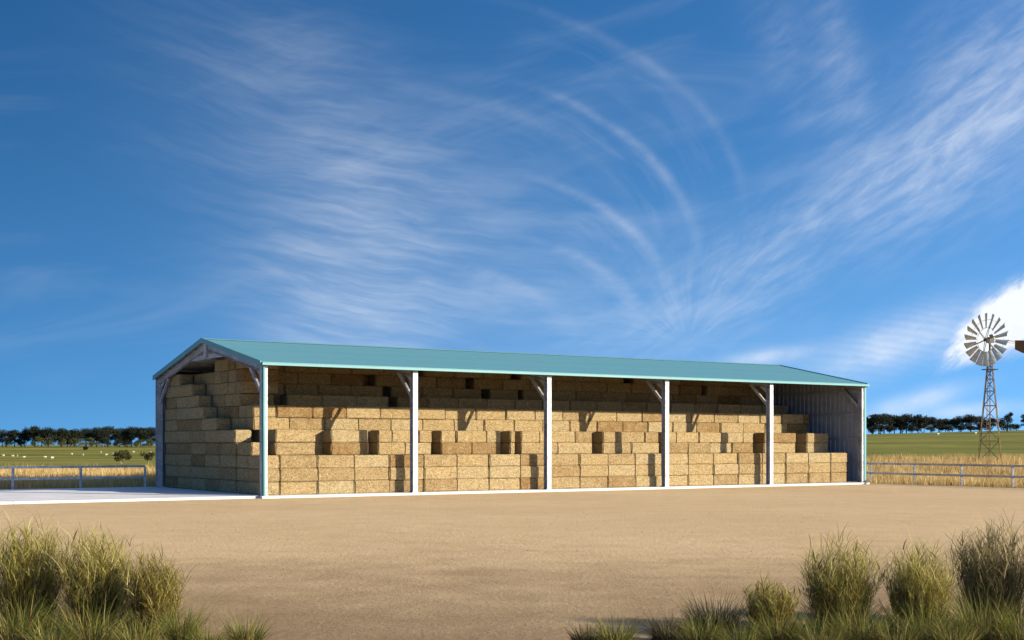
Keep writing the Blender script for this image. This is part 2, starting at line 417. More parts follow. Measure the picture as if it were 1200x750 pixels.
def build_ground():
    ys = [-400, -200, -100, -50, -20] + list(np.arange(0, 60, 6)) + list(np.arange(60, 130, 2.5)) + list(130 * 1.05 ** np.arange(0, 75))
    xs = np.concatenate([-np.geomspace(62, 6000, 40)[::-1], np.arange(-60, 61, 3.0), np.geomspace(62, 6000, 40)])
    nx = len(xs)
    vs = [(x, y, gz(x, y)) for y in ys for x in xs]
    fs = [(j * nx + i, j * nx + i + 1, (j + 1) * nx + i + 1, (j + 1) * nx + i) for j in range(len(ys) - 1) for i in range(nx - 1)]
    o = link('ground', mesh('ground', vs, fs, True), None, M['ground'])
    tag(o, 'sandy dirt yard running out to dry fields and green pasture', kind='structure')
build_ground()

# slab of the shed with the apron beside its open end; the joints between pours are real grooves
def build_slab():
    ang = TH
    def slab(u0, u1, v0, v1, name, label):
        b = MB().box(u0, u1, v0, v1, -0.35, 0.0)
        o = b.build(name, M['concrete']); o.location = P0; o.rotation_euler.z = ang
        bm = bmesh.new(); bm.from_mesh(o.data); bmesh.ops.bevel(bm, geom=bm.edges[:], offset=0.012, segments=1, affect='EDGES'); bm.to_mesh(o.data); bm.free()
        tag(o, label, kind='structure')
    slab(-0.10, L + 0.12, -0.22, W + 0.15, 'concrete_slab', 'pale concrete slab under the hay shed')
    x = -0.112
    for k in range(5):
        slab(x - 5.2, x, 0.25, W + 0.65, 'concrete_apron', 'pale concrete apron beside the open end of the shed'); x -= 5.212
build_slab()

# ------------------------------------------------------------------ shed
def build_shed():
    shed = empty('hay_shed', P0, TH)
    tag(shed, 'long open-fronted steel hay shed with teal gable roof, filled with straw bales', 'shed')
    slope = (RIDGE - EAVE) / (W / 2); cs = math.cos(math.atan(slope))
    roof_z = lambda v: EAVE + slope * (v if v < W / 2 else W - v)
    TOPZ = lambda v: roof_z(v) - 0.20                      # underside of the purlins = top of the rafters
    def prism(poly, u0, u1, name, m):                      # polygon in (v, z), run along u
        return MB().poly([(u0, a, b) for a, b in poly], (u1 - u0, 0, 0)).build(name, m, shed)
    us = [0.14] + [i * BAY for i in range(1, 5)] + [L - 0.14]
    # posts: I-sections, flanges to front and back
    for i, u in enumerate(us):
        for side in (0, 1):
            v0 = 0.04 if side == 0 else W - 0.36
            b = MB(); h = TOPZ(0.2) - 0.02
            b.box(u - .13, u + .13, v0, v0 + .016, 0, h); b.box(u - .13, u + .13, v0 + .304, v0 + .32, 0, h)
            b.box(u - .010, u + .010, v0 + .016, v0 + .304, 0, h)
            p = b.build('post', M['galv'], shed)
            bp = MB(); bp.box(u - .19, u + .19, v0 - .03, v0 + .35, 0, .02)
            for du in (-.155, .155):
                for dv in (0.02, .30): bp.tube([(u + du, v0 + dv, .02), (u + du, v0 + dv, .055)], .016, 6)
            bp.build('base_plate', M['galv'], p)
        # rafters, one each slope
        for side in (0, 1):
            f = (lambda v: v) if side == 0 else (lambda v: W - v)
            v0, v1 = 0.04, W / 2 - 0.006
            def strip(d0, d1, x0, x1, b):
                p = [(x0, f(v0), TOPZ(v0) - d0), (x0, f(v1), TOPZ(v1) - d0), (x0, f(v1), TOPZ(v1) - d1), (x0, f(v0), TOPZ(v0) - d1)]
                b.poly(p, (x1 - x0, 0, 0))
            b = MB(); strip(0, .016, u - .08, u + .08, b); strip(.016, .30, u - .010, u + .010, b); strip(.30, .316, u - .08, u + .08, b)
            b.build('rafter', M['galv'], shed)
            # knee brace from post up to rafter
            p, q = (u, f(.36), 4.55), (u, f(1.75), TOPZ(1.75) - .33)
            MB().bar(p, q, .10, .15).build('knee_brace', M['galv'], shed)
            # haunch plate where post and rafter meet
            pts = [(u + .011, f(.36), TOPZ(.36) - .32), (u + .011, f(1.1), TOPZ(1.1) - .32), (u + .011, f(.36), TOPZ(.36) - .70)]
            MB().poly(pts, (.008, 0, 0)).build('haunch_plate', M['galv'], shed)
        # apex tie and its stub
        zt = TOPZ(W / 2 - 2.4) - .20
        MB().box(u + .012, u + .055, W / 2 - 2.35, W / 2 + 2.35, zt - .11, zt + .11).build('apex_tie', M['galv'], shed)
        MB().box(u - .09, u - .012, W / 2 - .17, W / 2 + .17, zt - .02, TOPZ(W / 2) - .05).build('apex_plate', M['galv'], shed)
    # purlins
    for side in (0, 1):
        for k in range(6):
            v = 0.35 + k * (W / 2 - 0.55) / 5; vv = v if side == 0 else W - v
            zc = TOPZ(v) + .012
            b = MB(); b.box(0.02, L - .02, vv - .035, vv + .035, zc, zc + .008); b.box(0.02, L - .02, vv - .006, vv + .006, zc + .008, zc + .15)
            b.build('purlin', M['galv'], shed)
    # roof sheets: ribbed, each sheet a piece
    def sheet(width, ribs, depth):
        pr = [(0, 0)]; pitch = width / ribs
        for i in range(ribs):
            x = i * pitch
            pr += [(x + pitch * .34, 0), (x + pitch * .46, depth), (x + pitch * .54, depth), (x + pitch * .66, 0)]
        pr.append((width, 0)); return pr
    nsh = 51; wd = (L + 0.16) / nsh; pr = sheet(wd - 0.001, 4, .006)
    for side in (0, 1):
        f = (lambda v: v) if side == 0 else (lambda v: W - v)
        vs, fs = [], []
        n = len(pr)
        for (v, dz) in ((-0.12, 0), (W / 2 - .004, 0)):
            for x, d in pr: vs.append((x, f(v), roof_z(0) + slope * v + d - 0.012))
        for (v, dz) in ((-0.12, 0), (W / 2 - .004, 0)):
            for x, d in pr: vs.append((x, f(v), roof_z(0) + slope * v + d - 0.018))
        for i in range(n - 1):
            a = [i, i + 1, n + i + 1, n + i]; c = [2 * n + i, 3 * n + i, 3 * n + i + 1, 2 * n + i + 1]
            if side: a, c = a[::-1], c[::-1]
            fs += [a, c]
        me = mesh('roof_sheet', vs, fs); me.materials.append(M['teal']); me.materials.append(M['lining'])
        me.polygons.foreach_set('material_index', [k % 2 for k in range(len(me.polygons))])
        for k in range(nsh):
            o = link('roof_sheet', me, shed); o.location.x = -0.08 + k * wd
    zr = RIDGE
    rc = MB(); g = 0.22
    rc.poly([(-.09, W / 2 - g, zr - g * slope + .016), (-.09, W / 2, zr + .022), (-.09, W / 2 + g, zr - g * slope + .016), (-.09, W / 2 + g, zr - g * slope + .024), (-.09, W / 2, zr + .032), (-.09, W / 2 - g, zr - g * slope + .024)], (L + .18, 0, 0))
    rc.build('ridge_cap', M['teal'], shed)
    # gutter, quad section, with stop ends
    gz0 = EAVE - .17
    for s_, v0, v1 in ((0, -.24, -.07), (1, W + .07, W + .24)):
        b = MB(); vo = v0 if s_ == 0 else v1
        b.box(-.08, L + .08, v0, v1, gz0, gz0 + .006)
        fo = (v0 - .006, v0) if s_ == 0 else (v1, v1 + .006); bo = (v1, v1 + .006) if s_ == 0 else (v0 - .006, v0)
        b.box(-.08, L + .08, fo[0], fo[1], gz0, gz0 + .13); b.box(-.08, L + .08, bo[0], bo[1], gz0, gz0 + .13)
        b.box(-.08, L + .08, fo[0] - .014 if s_ == 0 else fo[1], fo[0] if s_ == 0 else fo[1] + .014, gz0 + .110, gz0 + .132)
        for x in (-.086, L + .08): b.box(x, x + .006, v0 - .006, v1 + .006, gz0, gz0 + .128)
        b.build('gutter', M['teal'], shed)
    # barge flashing at both gables
    for x0, x1 in ((-.135, -.090), (L + .090, L + .135)):
        for side in (0, 1):
            f = (lambda v: v) if side == 0 else (lambda v: W - v)
            v0, v1 = -.10, W / 2 - .003
            pts = [(x0, f(v0), EAVE + slope * v0 + .045), (x0, f(v1), EAVE + slope * v1 + .045), (x0, f(v1), EAVE + slope * v1 - .20), (x0, f(v0), EAVE + slope * v0 - .20)]
            MB().poly(pts, (x1 - x0, 0, 0)).build('barge_flashing', M['teal'], shed)
    # corner flashings: narrow teal angles on the front corners, a downpipe beside the near one
    for x in (-.012, L - .10):
        b = MB(); b.box(x, x + .16, -.006, .034, .01, EAVE - .22)
        b.build('corner_flashing', M['teal'], shed)
    b = MB(); b.box(-.035, -.005, .036, .20, .01, EAVE - .21); b.build('corner_flashing', M['galv'], shed)
    MB().tube([(.045, -.05, .02), (.045, -.05, EAVE - .24)], .035, 10).build('downpipe', M['teal'], shed, True)
    # closed far end: ribbed sheets on girts
    nw = 20; wv = (W - .02) / nw
    for k in range(nw):
        a = k * wv; prf = sheet(wv - .002, 2, .075); n = len(prf); vs, fs = [], []
        for off in (0.0, .005):
            for x, d in prf: vs.append((L + .03 + off + d, .01 + a + x, .03))
            for x, d in prf: vs.append((L + .03 + off + d, .01 + a + x, roof_z(.01 + a + x) - .03))
        for i in range(n - 1):
            fs += [[i, n + i, n + i + 1, i + 1], [2 * n + i, 2 * n + i + 1, 3 * n + i + 1, 3 * n + i]]
        link('wall_sheet', mesh('wall_sheet', vs, fs), shed, M['zinc'])
    for z in (1.2, 2.6, 4.1, 5.5):
        MB().box(L - .012, L + .028, .37, W - .37, z, z + .14).build('girt', M['zinc'], shed)
    # back wall sheets
    nbk = 51; wb = L / nbk; prf = sheet(wb - .004, 4, .03); n = len(prf); vs, fs = [], []
    for off in (0.0, .005):
        for z in (.03, EAVE - .03):
            for x, d in prf: vs.append((x, W + .01 + off + d, z))
    for i in range(n - 1): fs += [[i, i + 1, n + i + 1, n + i], [2 * n + i, 3 * n + i, 3 * n + i + 1, 2 * n + i + 1]]
    me = mesh('wall_sheet', vs, fs); me.materials.append(M['zinc'])
    for k in range(nbk):
        o = link('wall_sheet', me, shed); o.location.x = k * wb
build_shed()

# ------------------------------------------------------------------ straw bales
RH = 0.60
rng = random.Random(11)
def bale_mesh(lu, lv, h, seed):
    """a rounded, slightly slumped block, base at z = 0, centred in u and v"""
    r = random.Random(seed); bm = bmesh.new()
    def cuts(n_, l_): return [0, .045] + [l_ * q / n_ for q in range(1, n_)] + [l_ - .045, l_]
    cx, cy, cz = cuts(max(2, round(lu / .45)), lu), cuts(max(2, round(lv / .45)), lv), cuts(2, h)
    nx, ny, nz = len(cx) - 1, len(cy) - 1, len(cz) - 1
    grid = {}
    def V(i, j, k):
        if (i, j, k) in grid: return grid[(i, j, k)]
        x, y, z = cx[i] - lu / 2, cy[j] - lv / 2, cz[k]
        ex, ey, ez = i in (0, nx), j in (0, ny), k in (0, nz)
        c = .030
        if ex and ey or ex and ez or ey and ez:
            if ex: x -= math.copysign(c * r.uniform(.4, 1.5), x)
            if ey: y -= math.copysign(c * r.uniform(.4, 1.5), y)
            if ez and k: z -= c * r.uniform(.2, .9)
        else:
            if ex: x += math.copysign(r.uniform(-.022, .006), x)
            if ey: y += math.copysign(r.uniform(-.022, .012), y)
            if not ex: x += r.uniform(-.012, .012)
        grid[(i, j, k)] = bm.verts.new((x, y, z)); return grid[(i, j, k)]
    for i in range(nx):
        for j in range(ny):
            bm.faces.new([V(i, j, 0), V(i, j + 1, 0), V(i + 1, j + 1, 0), V(i + 1, j, 0)])
            bm.faces.new([V(i, j, nz), V(i + 1, j, nz), V(i + 1, j + 1, nz), V(i, j + 1, nz)])
    for i in range(nx):
        for k in range(nz):
            bm.faces.new([V(i, 0, k), V(i + 1, 0, k), V(i + 1, 0, k + 1), V(i, 0, k + 1)])
            bm.faces.new([V(i, ny, k), V(i, ny, k + 1), V(i + 1, ny, k + 1), V(i + 1, ny, k)])
    for j in range(ny):
        for k in range(nz):
            bm.faces.new([V(0, j, k), V(0, j, k + 1), V(0, j + 1, k + 1), V(0, j + 1, k)])
            bm.faces.new([V(nx, j, k), V(nx, j + 1, k), V(nx, j + 1, k + 1), V(nx, j, k + 1)])
    me = bpy.data.meshes.new('straw_bale'); bm.to_mesh(me); bm.free(); me.materials.append(M['straw'])
    return me
BCACHE = {}
def bale_me(lu, lv):
    key = (round(lu * 10) / 10, round(lv * 10) / 10, rng.randrange(5))
    if key not in BCACHE: BCACHE[key] = bale_mesh(key[0], key[1], RH - .004, hash(key) % 9999)
    return BCACHE[key], key
BALES = []           # (row, u0, u1, v0, v1, where)
def put(row, u0, u1, v0, v1, where):
    me, key = bale_me(u1 - u0, v1 - v0)
    o = bpy.data.objects.new('straw_bale', me); COL.objects.link(o)
    o.location = loc((u0 + u1) / 2, (v0 + v1) / 2 + rng.uniform(-.05, .05) * (where != 'core'), row * RH + .003)
    o.rotation_euler.z = TH + rng.uniform(-.013, .013)
    o.scale = ((u1 - u0 - .030) / key[0], (v1 - v0 - .012) / key[1], 1)
    BALES.append((row, u0, u1, v0, v1, where, o)); return o
BL, BD = 1.87, 0.95
T = [0.78] * 3 + [2.3] * 2 + [3.95] * 2 + [5.8] + [7.3] * 3        # face of each row
def u_at(px, v):
    k = (px - 600) / F; q = P0 + VD * v
    return (k * q.y - q.x) / (UD.x - k * UD.y)
UEND = [min(38.2, u_at(px, T[r])) for r, px in enumerate([1003] * 3 + [974] * 2 + [972] * 2 + [945, 937, 937, 935])]
print('UEND', UEND)
core = MB()
colA = [[.78], [.78], [.78], [2.1], [4.1], [6.8], [8.6], [9.4], [10.3], [12.2]]
US = 1.17
for r in range(11):
    v = T[r]
    if r < 3: br = [(US + k * BL, min(US + (k + 1) * BL, UEND[r])) for k in range(20)]
    elif r < 5:
        gaps = [(370, 388), (432, 443), (506, 517), (587, 598), (604, 611), (694, 706.5), (772, 779), (883, 896), (933, 946)]
        gaps = [(u_at(p, v), u_at(q, v)) for p, q in gaps]
        br = []; x = u_at(323, v); off = r - 3
        for g0, g1 in gaps + [(UEND[r], 99)]:
            n = max(1, round((g0 - x) / BL)); w = (g0 - x) / n
            if n >= 2 and off: # break the joints of the upper row
                cuts = [x] + [x + w * (k + .5) for k in range(n)] + [g0]
                br += [(c0, c1) for c0, c1 in zip(cuts, cuts[1:])]
            else: br += [(x + k * w, x + (k + 1) * w) for k in range(n)]
            x = g1
    else:
        br = []; x = US + (0.0 if r % 2 else 0.0)
        first = True
        while x < UEND[r] - .4:
            w = BL * rng.uniform(.97, 1.02)
            if first and r % 2 == 0: w *= .62
            first = False
            br.append((x, min(x + w, UEND[r]))); x += w
            if r >= 7 and rng.random() < .10: x += rng.uniform(.3, .8)
    for (a, b) in br:
        put(r, a, b, v, v + BD, 'front')
    # what fills the stack behind; the pieces seen through the open end are bales of their own
    back = W - .65 if r < 10 else 9.2
    ustart = br[0][0] if r >= 3 and r < 5 else US
    vv = v + BD
    if r >= 8:                       # the pile by the open end stands further forward
        for k in range(2): put(r, US, US + BL, 5.30 + k * .98, 5.30 + (k + 1) * .98, 'end')
    while vv + BD * .6 < back:
        v1 = min(vv + BD, back); x = ustart; first = True
        while x < UEND[r] - .4:
            x1 = min(x + BL, UEND[r])
            lim = colA[r][0] if r < len(colA) else 20
            if first and r >= 3 and vv < lim + .3: put(r, x, x1, vv, v1, 'end')
            else:
                c0 = len(core.v); core.box(x + .012, x1 - .012, vv + .01, v1 - .01, r * RH + .003, (r + 1) * RH - .004)
            first = False; x = x1
        vv = v1
    # column along the open end: bales laid lengthwise into the shed
    if r < len(colA):
        x = colA[r][0]; seg = []
        stops = [x]
        if x < 4: stops = [x, x + 1.5] if r < 3 else [x, 3.95]
        if x < 4:
            cur = x
            for e in ((2.5, 3.98) if r < 3 else (3.95,)): seg.append((cur, e)); cur = e
            x = 4.14
        n = max(1, round((W - .6 - x) / BL)); w = (W - .6 - x) / n
        seg += [(x + k * w, x + (k + 1) * w) for k in range(n)]
        jit = rng.uniform(-.05, .05)
        for a, b in seg: put(r, .32 + jit * (r > 0), 1.14 + jit * 0, a, b, 'end wall')
co = core.build('straw_bale_core', M['straw']); co.location = P0; co.rotation_euler.z = TH
tag(co, 'packed straw bales filling the inside of the stack behind the faces', 'straw bales', kind='stuff')
ROWN = ['bottom row', 'second row up', 'third row up', 'fourth row up', 'fifth row up', 'sixth row up', 'seventh row up', 'eighth row up', 'ninth row up', 'tenth row up', 'top row']
BAYN = ['leftmost bay', 'second bay', 'middle bay', 'fourth bay', 'rightmost bay']
from collections import defaultdict
grp = defaultdict(list)
for b in BALES:
    r, u0, u1, v0, v1, wh, o = b
    key = (wh, r, min(4, int(max(0, (u0 + u1) / 2) / BAY)) if wh == 'front' else 0)
    grp[key].append(b)
for (wh, r, k), bs in grp.items():
    if wh == 'front':
        bs.sort(key=lambda b: b[1])
        for i, b in enumerate(bs):
            tag(b[6], f'straw bale facing the open front, {ROWN[r]}, {BAYN[k]}, {ORD[i]} from left', 'straw bale', 'straw bales stacked in the shed')
    elif wh == 'end wall':
        bs.sort(key=lambda b: b[3])
        for i, b in enumerate(bs):
            tag(b[6], f'shaded straw bale at the open gable end, {ROWN[r]}, {ORD[i]} from the front', 'straw bale', 'straw bales stacked in the shed')
    else:
        bs.sort(key=lambda b: b[3])
        for i, b in enumerate(bs):
            tag(b[6], f'dark straw bale behind the gable-end steps, {ROWN[r]}, {ORD[i]} from the front', 'straw bale', 'straw bales stacked in the shed')
print('BALES', len(BALES))

# ------------------------------------------------------------------ fences
def fence(pts, label, n_extra=0, zf=None):
    base = pts[0]; root = empty('pipe_fence', base); tag(root, label, 'fence', 'galvanised rail fences')
    rel = [p - base for p in pts]
    for p in rel:
        MB().bar(p + Vector((0, 0, -.3)), p + Vector((0, 0, 1.17)), .11, .11, up=(0, 1, 0)).build('fence_post', M['galv'], root)
    d = (rel[-1] - rel[0]).normalized()
    for z in (.62, 1.22):
        for a, b in zip(rel, rel[1:]):
            MB().bar(a + Vector((0, 0, z)) + d * .003, b + Vector((0, 0, z)) - d * .003, .06, .12).build('rail', M['galv'], root)
    return root
lf = []
fu = [u_at(px, W + .95) for px in (170, 97.5, 15)]; fstep = (fu[0] - fu[2]) / 2
for k in range(6):
    p = loc(fu[0] - k * fstep, W + .95, 0); p.z = gz(p.x, p.y); lf.append(p)
print('FU', fu)
fence(lf, 'galvanised two-rail fence left of the shed, partly in its shadow')
A, B = ray_ground(1021, 566), ray_ground(1187, 572)
A.z = B.z = YARD
lf = []
step = (B - A) / 3
for k in range(-1, 7):
    p = A + step * k; p.z = YARD; lf.append(p)
fence(lf, 'sunlit galvanised two-rail fence right of the shed below the windmill')
for q in lf[:4]: print('FENCE u,v', (q - P0).dot(UD), (q - P0).dot(VD))

# ------------------------------------------------------------------ windmill
def build_windmill():
    Y = 100.0; X = (1160 - 600) / F * Y; zb = gz(X, Y)
    root = empty('windmill', (X, Y, zb), 0)
    tag(root, 'old cream-bladed farm windmill on a rusty lattice tower in the dry paddock', 'windmill')
    top = CAMZ + (HOR - 424) * Y / F - zb; hub = CAMZ + (HOR - 398.5) * Y / F - zb
    a0, a1 = 0.95, 0.17; rot = R(24)
    def corner(k, z):
        h = a0 + (a1 - a0) * (z / top); t = rot + math.pi / 2 * k
        return Vector((math.cos(t) * h * 1.25, math.sin(t) * h * 1.25, z))
    for k in range(4):
        MB().bar(corner(k, -.4), corner(k, top), .085).build('tower_leg', M['rust'], root)
    lv = [0, 1.55, 2.95, 4.2, 5.3, 6.2, 6.95, 7.5]; lv = [z * top / 7.5 * 1.0 for z in lv]
    for i, z in enumerate(lv[1:]):
        for k in range(4):
            MB().bar(corner(k, z), corner((k + 1) % 4, z), .055).build('girt', M['rust'], root)
            MB().bar(corner(k, lv[i]), corner((k + 1) % 4, z), .035).build('cross_brace', M['rust'], root)
            MB().bar(corner((k + 1) % 4, lv[i]) * 1.0, corner(k, z), .035).build('cross_brace', M['rust'], root)
    b = MB(); 
    for s in (-1, 1): b.bar((s * .13 - .25, -.12, 0), (s * .13 * .6 - .05, -.05, top), .035)
    for i in range(22): z = .3 + i * top / 23; b.bar((-.13 - .25 + z / top * .2, -.12 + .07 * z / top, z), (.13 - .25 + z / top * .2, -.12 + .07 * z / top, z), .025)
    b.build('ladder', M['rust'], root)
    MB().tube([(.05, .05, 0), (0, 0, hub - .2)], .03, 6).build('pump_rod', M['rust'], root)
    pl = MB(); pl.box(-.52, .52, -.36, -.02, top - .62, top - .56); pl.box(-.52, .52, .02, .36, top - .62, top - .56); pl.build('platform', M['darksteel'], root)
    MB().tube([(0, 0, top - .1), (0, 0, hub + .02)], [.09, .07], 8).build('mast', M['darksteel'], root)
    # wheel frame: ax points out of the wheel towards the wind
    an = R(60); ax = Vector((-math.sin(an), -math.cos(an), 0)); sd = Vector((math.cos(an), -math.sin(an), 0)); up = Vector((0, 0, 1))
    C = Vector((0, 0, hub)) + ax * .42
    gb = MB(); gb.bar(Vector((0, 0, hub)) - ax * .32, Vector((0, 0, hub)) + ax * .22, .30, .42); gb.bar(Vector((0, 0, hub + .2)) - ax * .2, Vector((0, 0, hub + .42)) - ax * .12, .2, .24, up=(0, 1, 0))
    gb.build('gearbox', M['darksteel'], root)
    hb = MB(); hb.tube([C - ax * .22, C - ax * .1, C + ax * .16, C + ax * .22], [.10, .15, .13, .05], 12); hb.build('hub', M['darksteel'], root, True)
    Rw = 2.03; Ri = .95
    P = lambda t, r, o=0: C + (sd * math.cos(t) + up * math.sin(t)) * r + ax * o
    for rr, o in ((Ri, -.05), (1.55, -.05)):
        b = MB(); n = 48
        b.tube([P(2 * math.pi * i / n, rr, o - .10) for i in range(n + 1)], .022, 6, False); b.build('wheel_ring', M['cream'], root, True)
    for i in range(6):
        t = 2 * math.pi * (i + .25) / 6; b = MB()
        for o in (-.06, .14): b.bar(P(t, .08, o), P(t, 1.62, -.10), .035)
        b.build('spoke', M['rust'], root)
    for i in range(18):
        t = 2 * math.pi * (i + .5) / 18; vs, fs = [], []; nr, nc = 4, 4
        for sgn in (0, 1):
            for a in range(nr + 1):
                r = .90 + (Rw - .90) * a / nr; half = (.11 + .15 * (r - .9) / (Rw - .9))
                for c in range(nc + 1):
                    s = (c / nc - .5) * 2; pit = R(-30)
                    tang = -sd * math.sin(t) + up * math.cos(t)
                    cam_ = (1 - s * s) * .055
                    p = P(t, r) + tang * (s * half * math.cos(pit)) + ax * (s * half * math.sin(pit) + cam_) + ax * (.005 * sgn)
                    vs.append(p)
        q = (nr + 1) * (nc + 1)
        for a in range(nr):
            for c in range(nc):
                k = a * (nc + 1) + c
                fs.append([k, k + nc + 1, k + nc + 2, k + 1]); fs.append([q + k, q + k + 1, q + k + nc + 2, q + k + nc + 1])
        link('blade', mesh('blade', vs, fs, True), root, M['cream'])
    # tail: boom and vane behind the wheel
    T0 = Vector((0, 0, hub)) - ax * .3; T1 = T0 - ax * 5.2 + up * -.1
    b = MB(); b.bar(T0 + up * .08, T1 + up * .05, .06); b.bar(T0 - up * .14, T0 - ax * 2.5 - up * .12, .04); b.build('tail_boom', M['rust'], root)
    D = -ax
    o0 = Vector((0, 0, hub)) + D * 2.85
    pts = [o0 + up * a_ + D * d_ for d_, a_ in ((0, -.62), (.9, -.86), (2.3, -1.0), (2.75, -.42), (2.3, .16), (0, .10))]
    MB().poly(pts, sd * .03).build('tail_vane', M['vane'], root)
build_windmill()

# ------------------------------------------------------------------ foliage helpers
def leaf_cloud(name, centres, n, size, m, parent, seed, shade_fn=None):
    """many small leaf-sized quads spread through ellipsoid clumps"""
    g = np.random.default_rng(seed)
    w = np.array([c[3] * c[4] * c[5] for c in centres]) ** .75; idx = g.choice(len(centres), n, p=w / w.sum())
    C = np.array(centres)[idx]
    d = g.normal(size=(n, 3)); d /= np.linalg.norm(d, axis=1)[:, None]
    rad = g.random(n) ** .45
    p = C[:, :3] + d * rad[:, None] * C[:, 3:6] * (1 + g.normal(size=(n, 1)) * .10)
    a = g.normal(size=(n, 3)); a /= np.linalg.norm(a, axis=1)[:, None]
    b = np.cross(a, g.normal(size=(n, 3))); b /= np.linalg.norm(b, axis=1)[:, None]
    s = size * g.uniform(.6, 1.4, n)[:, None]
    vs = np.stack([p - a * s, p - b * s * .55, p + a * s, p + b * s * .55], 1).reshape(-1, 3)
    me = bpy.data.meshes.new(name)
    me.vertices.add(4 * n); me.vertices.foreach_set('co', vs.ravel())
    me.loops.add(4 * n); me.loops.foreach_set('vertex_index', np.arange(4 * n, dtype=np.int32))
    me.polygons.add(n); me.polygons.foreach_set('loop_start', np.arange(0, 4 * n, 4, dtype=np.int32))
    sh = np.repeat(g.random(n) * .7 + (g.random(len(centres)) * .3)[idx], 4)
    at_ = me.attributes.new('shade', 'FLOAT', 'POINT'); at_.data.foreach_set('value', sh.astype(np.float32))
    me.update(); me.validate()
    return link(name, me, parent, m)
def tree_proto(seed, h, wd, style):
    r = random.Random(seed); root = empty('umbrella_tree', (0, 0, 0))
    b = MB(); cs = []
    nl = r.randint(6, 8)
    fork = h * r.uniform(.22, .36)
    b.tube([(0, 0, -.5), (r.uniform(-.2, .2), 0, fork * .5), (r.uniform(-.3, .3), 0, fork)], [.30, .24, .2], 7)
    for i in range(nl):
        t = 2 * math.pi * (i + r.random() * .6) / nl; q = r.uniform(.35, .98) * wd / 2
        ex = Vector((math.cos(t) * q, math.sin(t) * q, h * r.uniform(.56, .84)))
        b.tube([(0, 0, fork * .95), (ex.x * .4, ex.y * .4, fork + (ex.z - fork) * .45), ex], [.15, .10, .04], 6)
        cs.append((ex.x, ex.y, ex.z, wd * r.uniform(.15, .25), wd * r.uniform(.15, .25), h * r.uniform(.10, .17)))
        if style == 'full' or r.random() < .5:
            cs.append((ex.x * 1.05, ex.y, ex.z - h * r.uniform(.12, .34), wd * r.uniform(.12, .2), wd * .16, h * r.uniform(.08, .14)))
    cs.append((r.uniform(-.8, .8), 0, h * .86, wd * .27, wd * .27, h * .13))
    cs.append((r.uniform(-1.5, 1.5), 0, h * .70, wd * .27, wd * .27, h * .13))
    b.build('trunk', M['bark'], root, True)
    leaf_cloud('crown', cs, 4200 if style == 'full' else 3200, .27, M['pine'], root, seed)
    return root
def place(proto, p, sc, rz, label, cat, group, name=None, sz=None):
    o = copy_tree(proto); o.location = p; o.scale = (sc, sc, sz or sc); o.rotation_euler.z = rz
    tag(o, label, cat, group); return o
protos = [tree_proto(100 + i, 10, 9.5 + (i % 3) * 1.6, 'full' if i % 2 else 'open') for i in range(6)]
used_p = set()
def use(i, p, sc, rz, label, cat, group):
    if i not in used_p:
        used_p.add(i); o = protos[i]; o.location = p; o.scale = (sc,) * 3; o.rotation_euler.z = rz; tag(o, label, cat, group); return o
    return place(protos[i], p, sc, rz, label, cat, group)
def on_ray(px, Y):
    x = (px - 600) / F * Y; return Vector((x, Y, gz(x, Y)))
rt = random.Random(5)
LT = [(-12, 502), (3, 503), (17, 503), (29, 504), (41, 498.5), (57, 500), (72, 501), (87, 502), (101, 501), (113, 500), (126, 498.5), (140, 501), (154, 499), (165, 500), (177, 500), (49, 503), (79, 503), (120, 503), (147, 502), (192, 500)]
LT.sort()
n = 0
for i, (px, ty) in enumerate(LT):
    Y = 600 + rt.uniform(-12, 18); p = on_ray(px, Y)
    hgt = CAMZ + (HOR - ty) / F * Y - p.z
    vis = 0 <= px <= 180
    lab = f'dark wide-crowned tree, {ORD[n]} from the left in the row left of shed' if vis else ('dark wide-crowned tree cut off by the left edge' if px < 0 else 'dark wide-crowned tree half behind the shed back post')
    if vis: n += 1
    use(rt.randrange(6), p, hgt / 10, rt.uniform(0, 6.28), lab, 'tree', 'distant trees left of the shed')
RT = [(1010, 486), (1023, 485), (1036, 484), (1048, 486), (1062, 484), (1076, 485), (1091, 488), (1108, 490), (1124, 487), (1137, 485), (1148, 487), (1030, 487), (1055, 488), (1083, 489), (1100, 491), (1116, 490), (1161, 489), (1206, 484), (1222, 486)]
RT.sort()
n = 0
for i, (px, ty) in enumerate(RT):
    Y = 645 + rt.uniform(-12, 14); p = on_ray(px, Y)
    hgt = CAMZ + (HOR - ty) / F * Y - p.z
    if px < 1016: lab = 'dark wide-crowned tree beside the shed right corner on the ridge'
    elif px > 1200: lab = 'dark wide-crowned tree just past the right edge' + (' of view' if px > 1210 else '')
    else: lab = f'dark wide-crowned tree on the ridge right of shed, {ORD[n]} from left'; n += 1
    use(rt.randrange(6), p, hgt / 10, rt.uniform(0, 6.28), lab, 'tree', 'distant trees right of the shed')
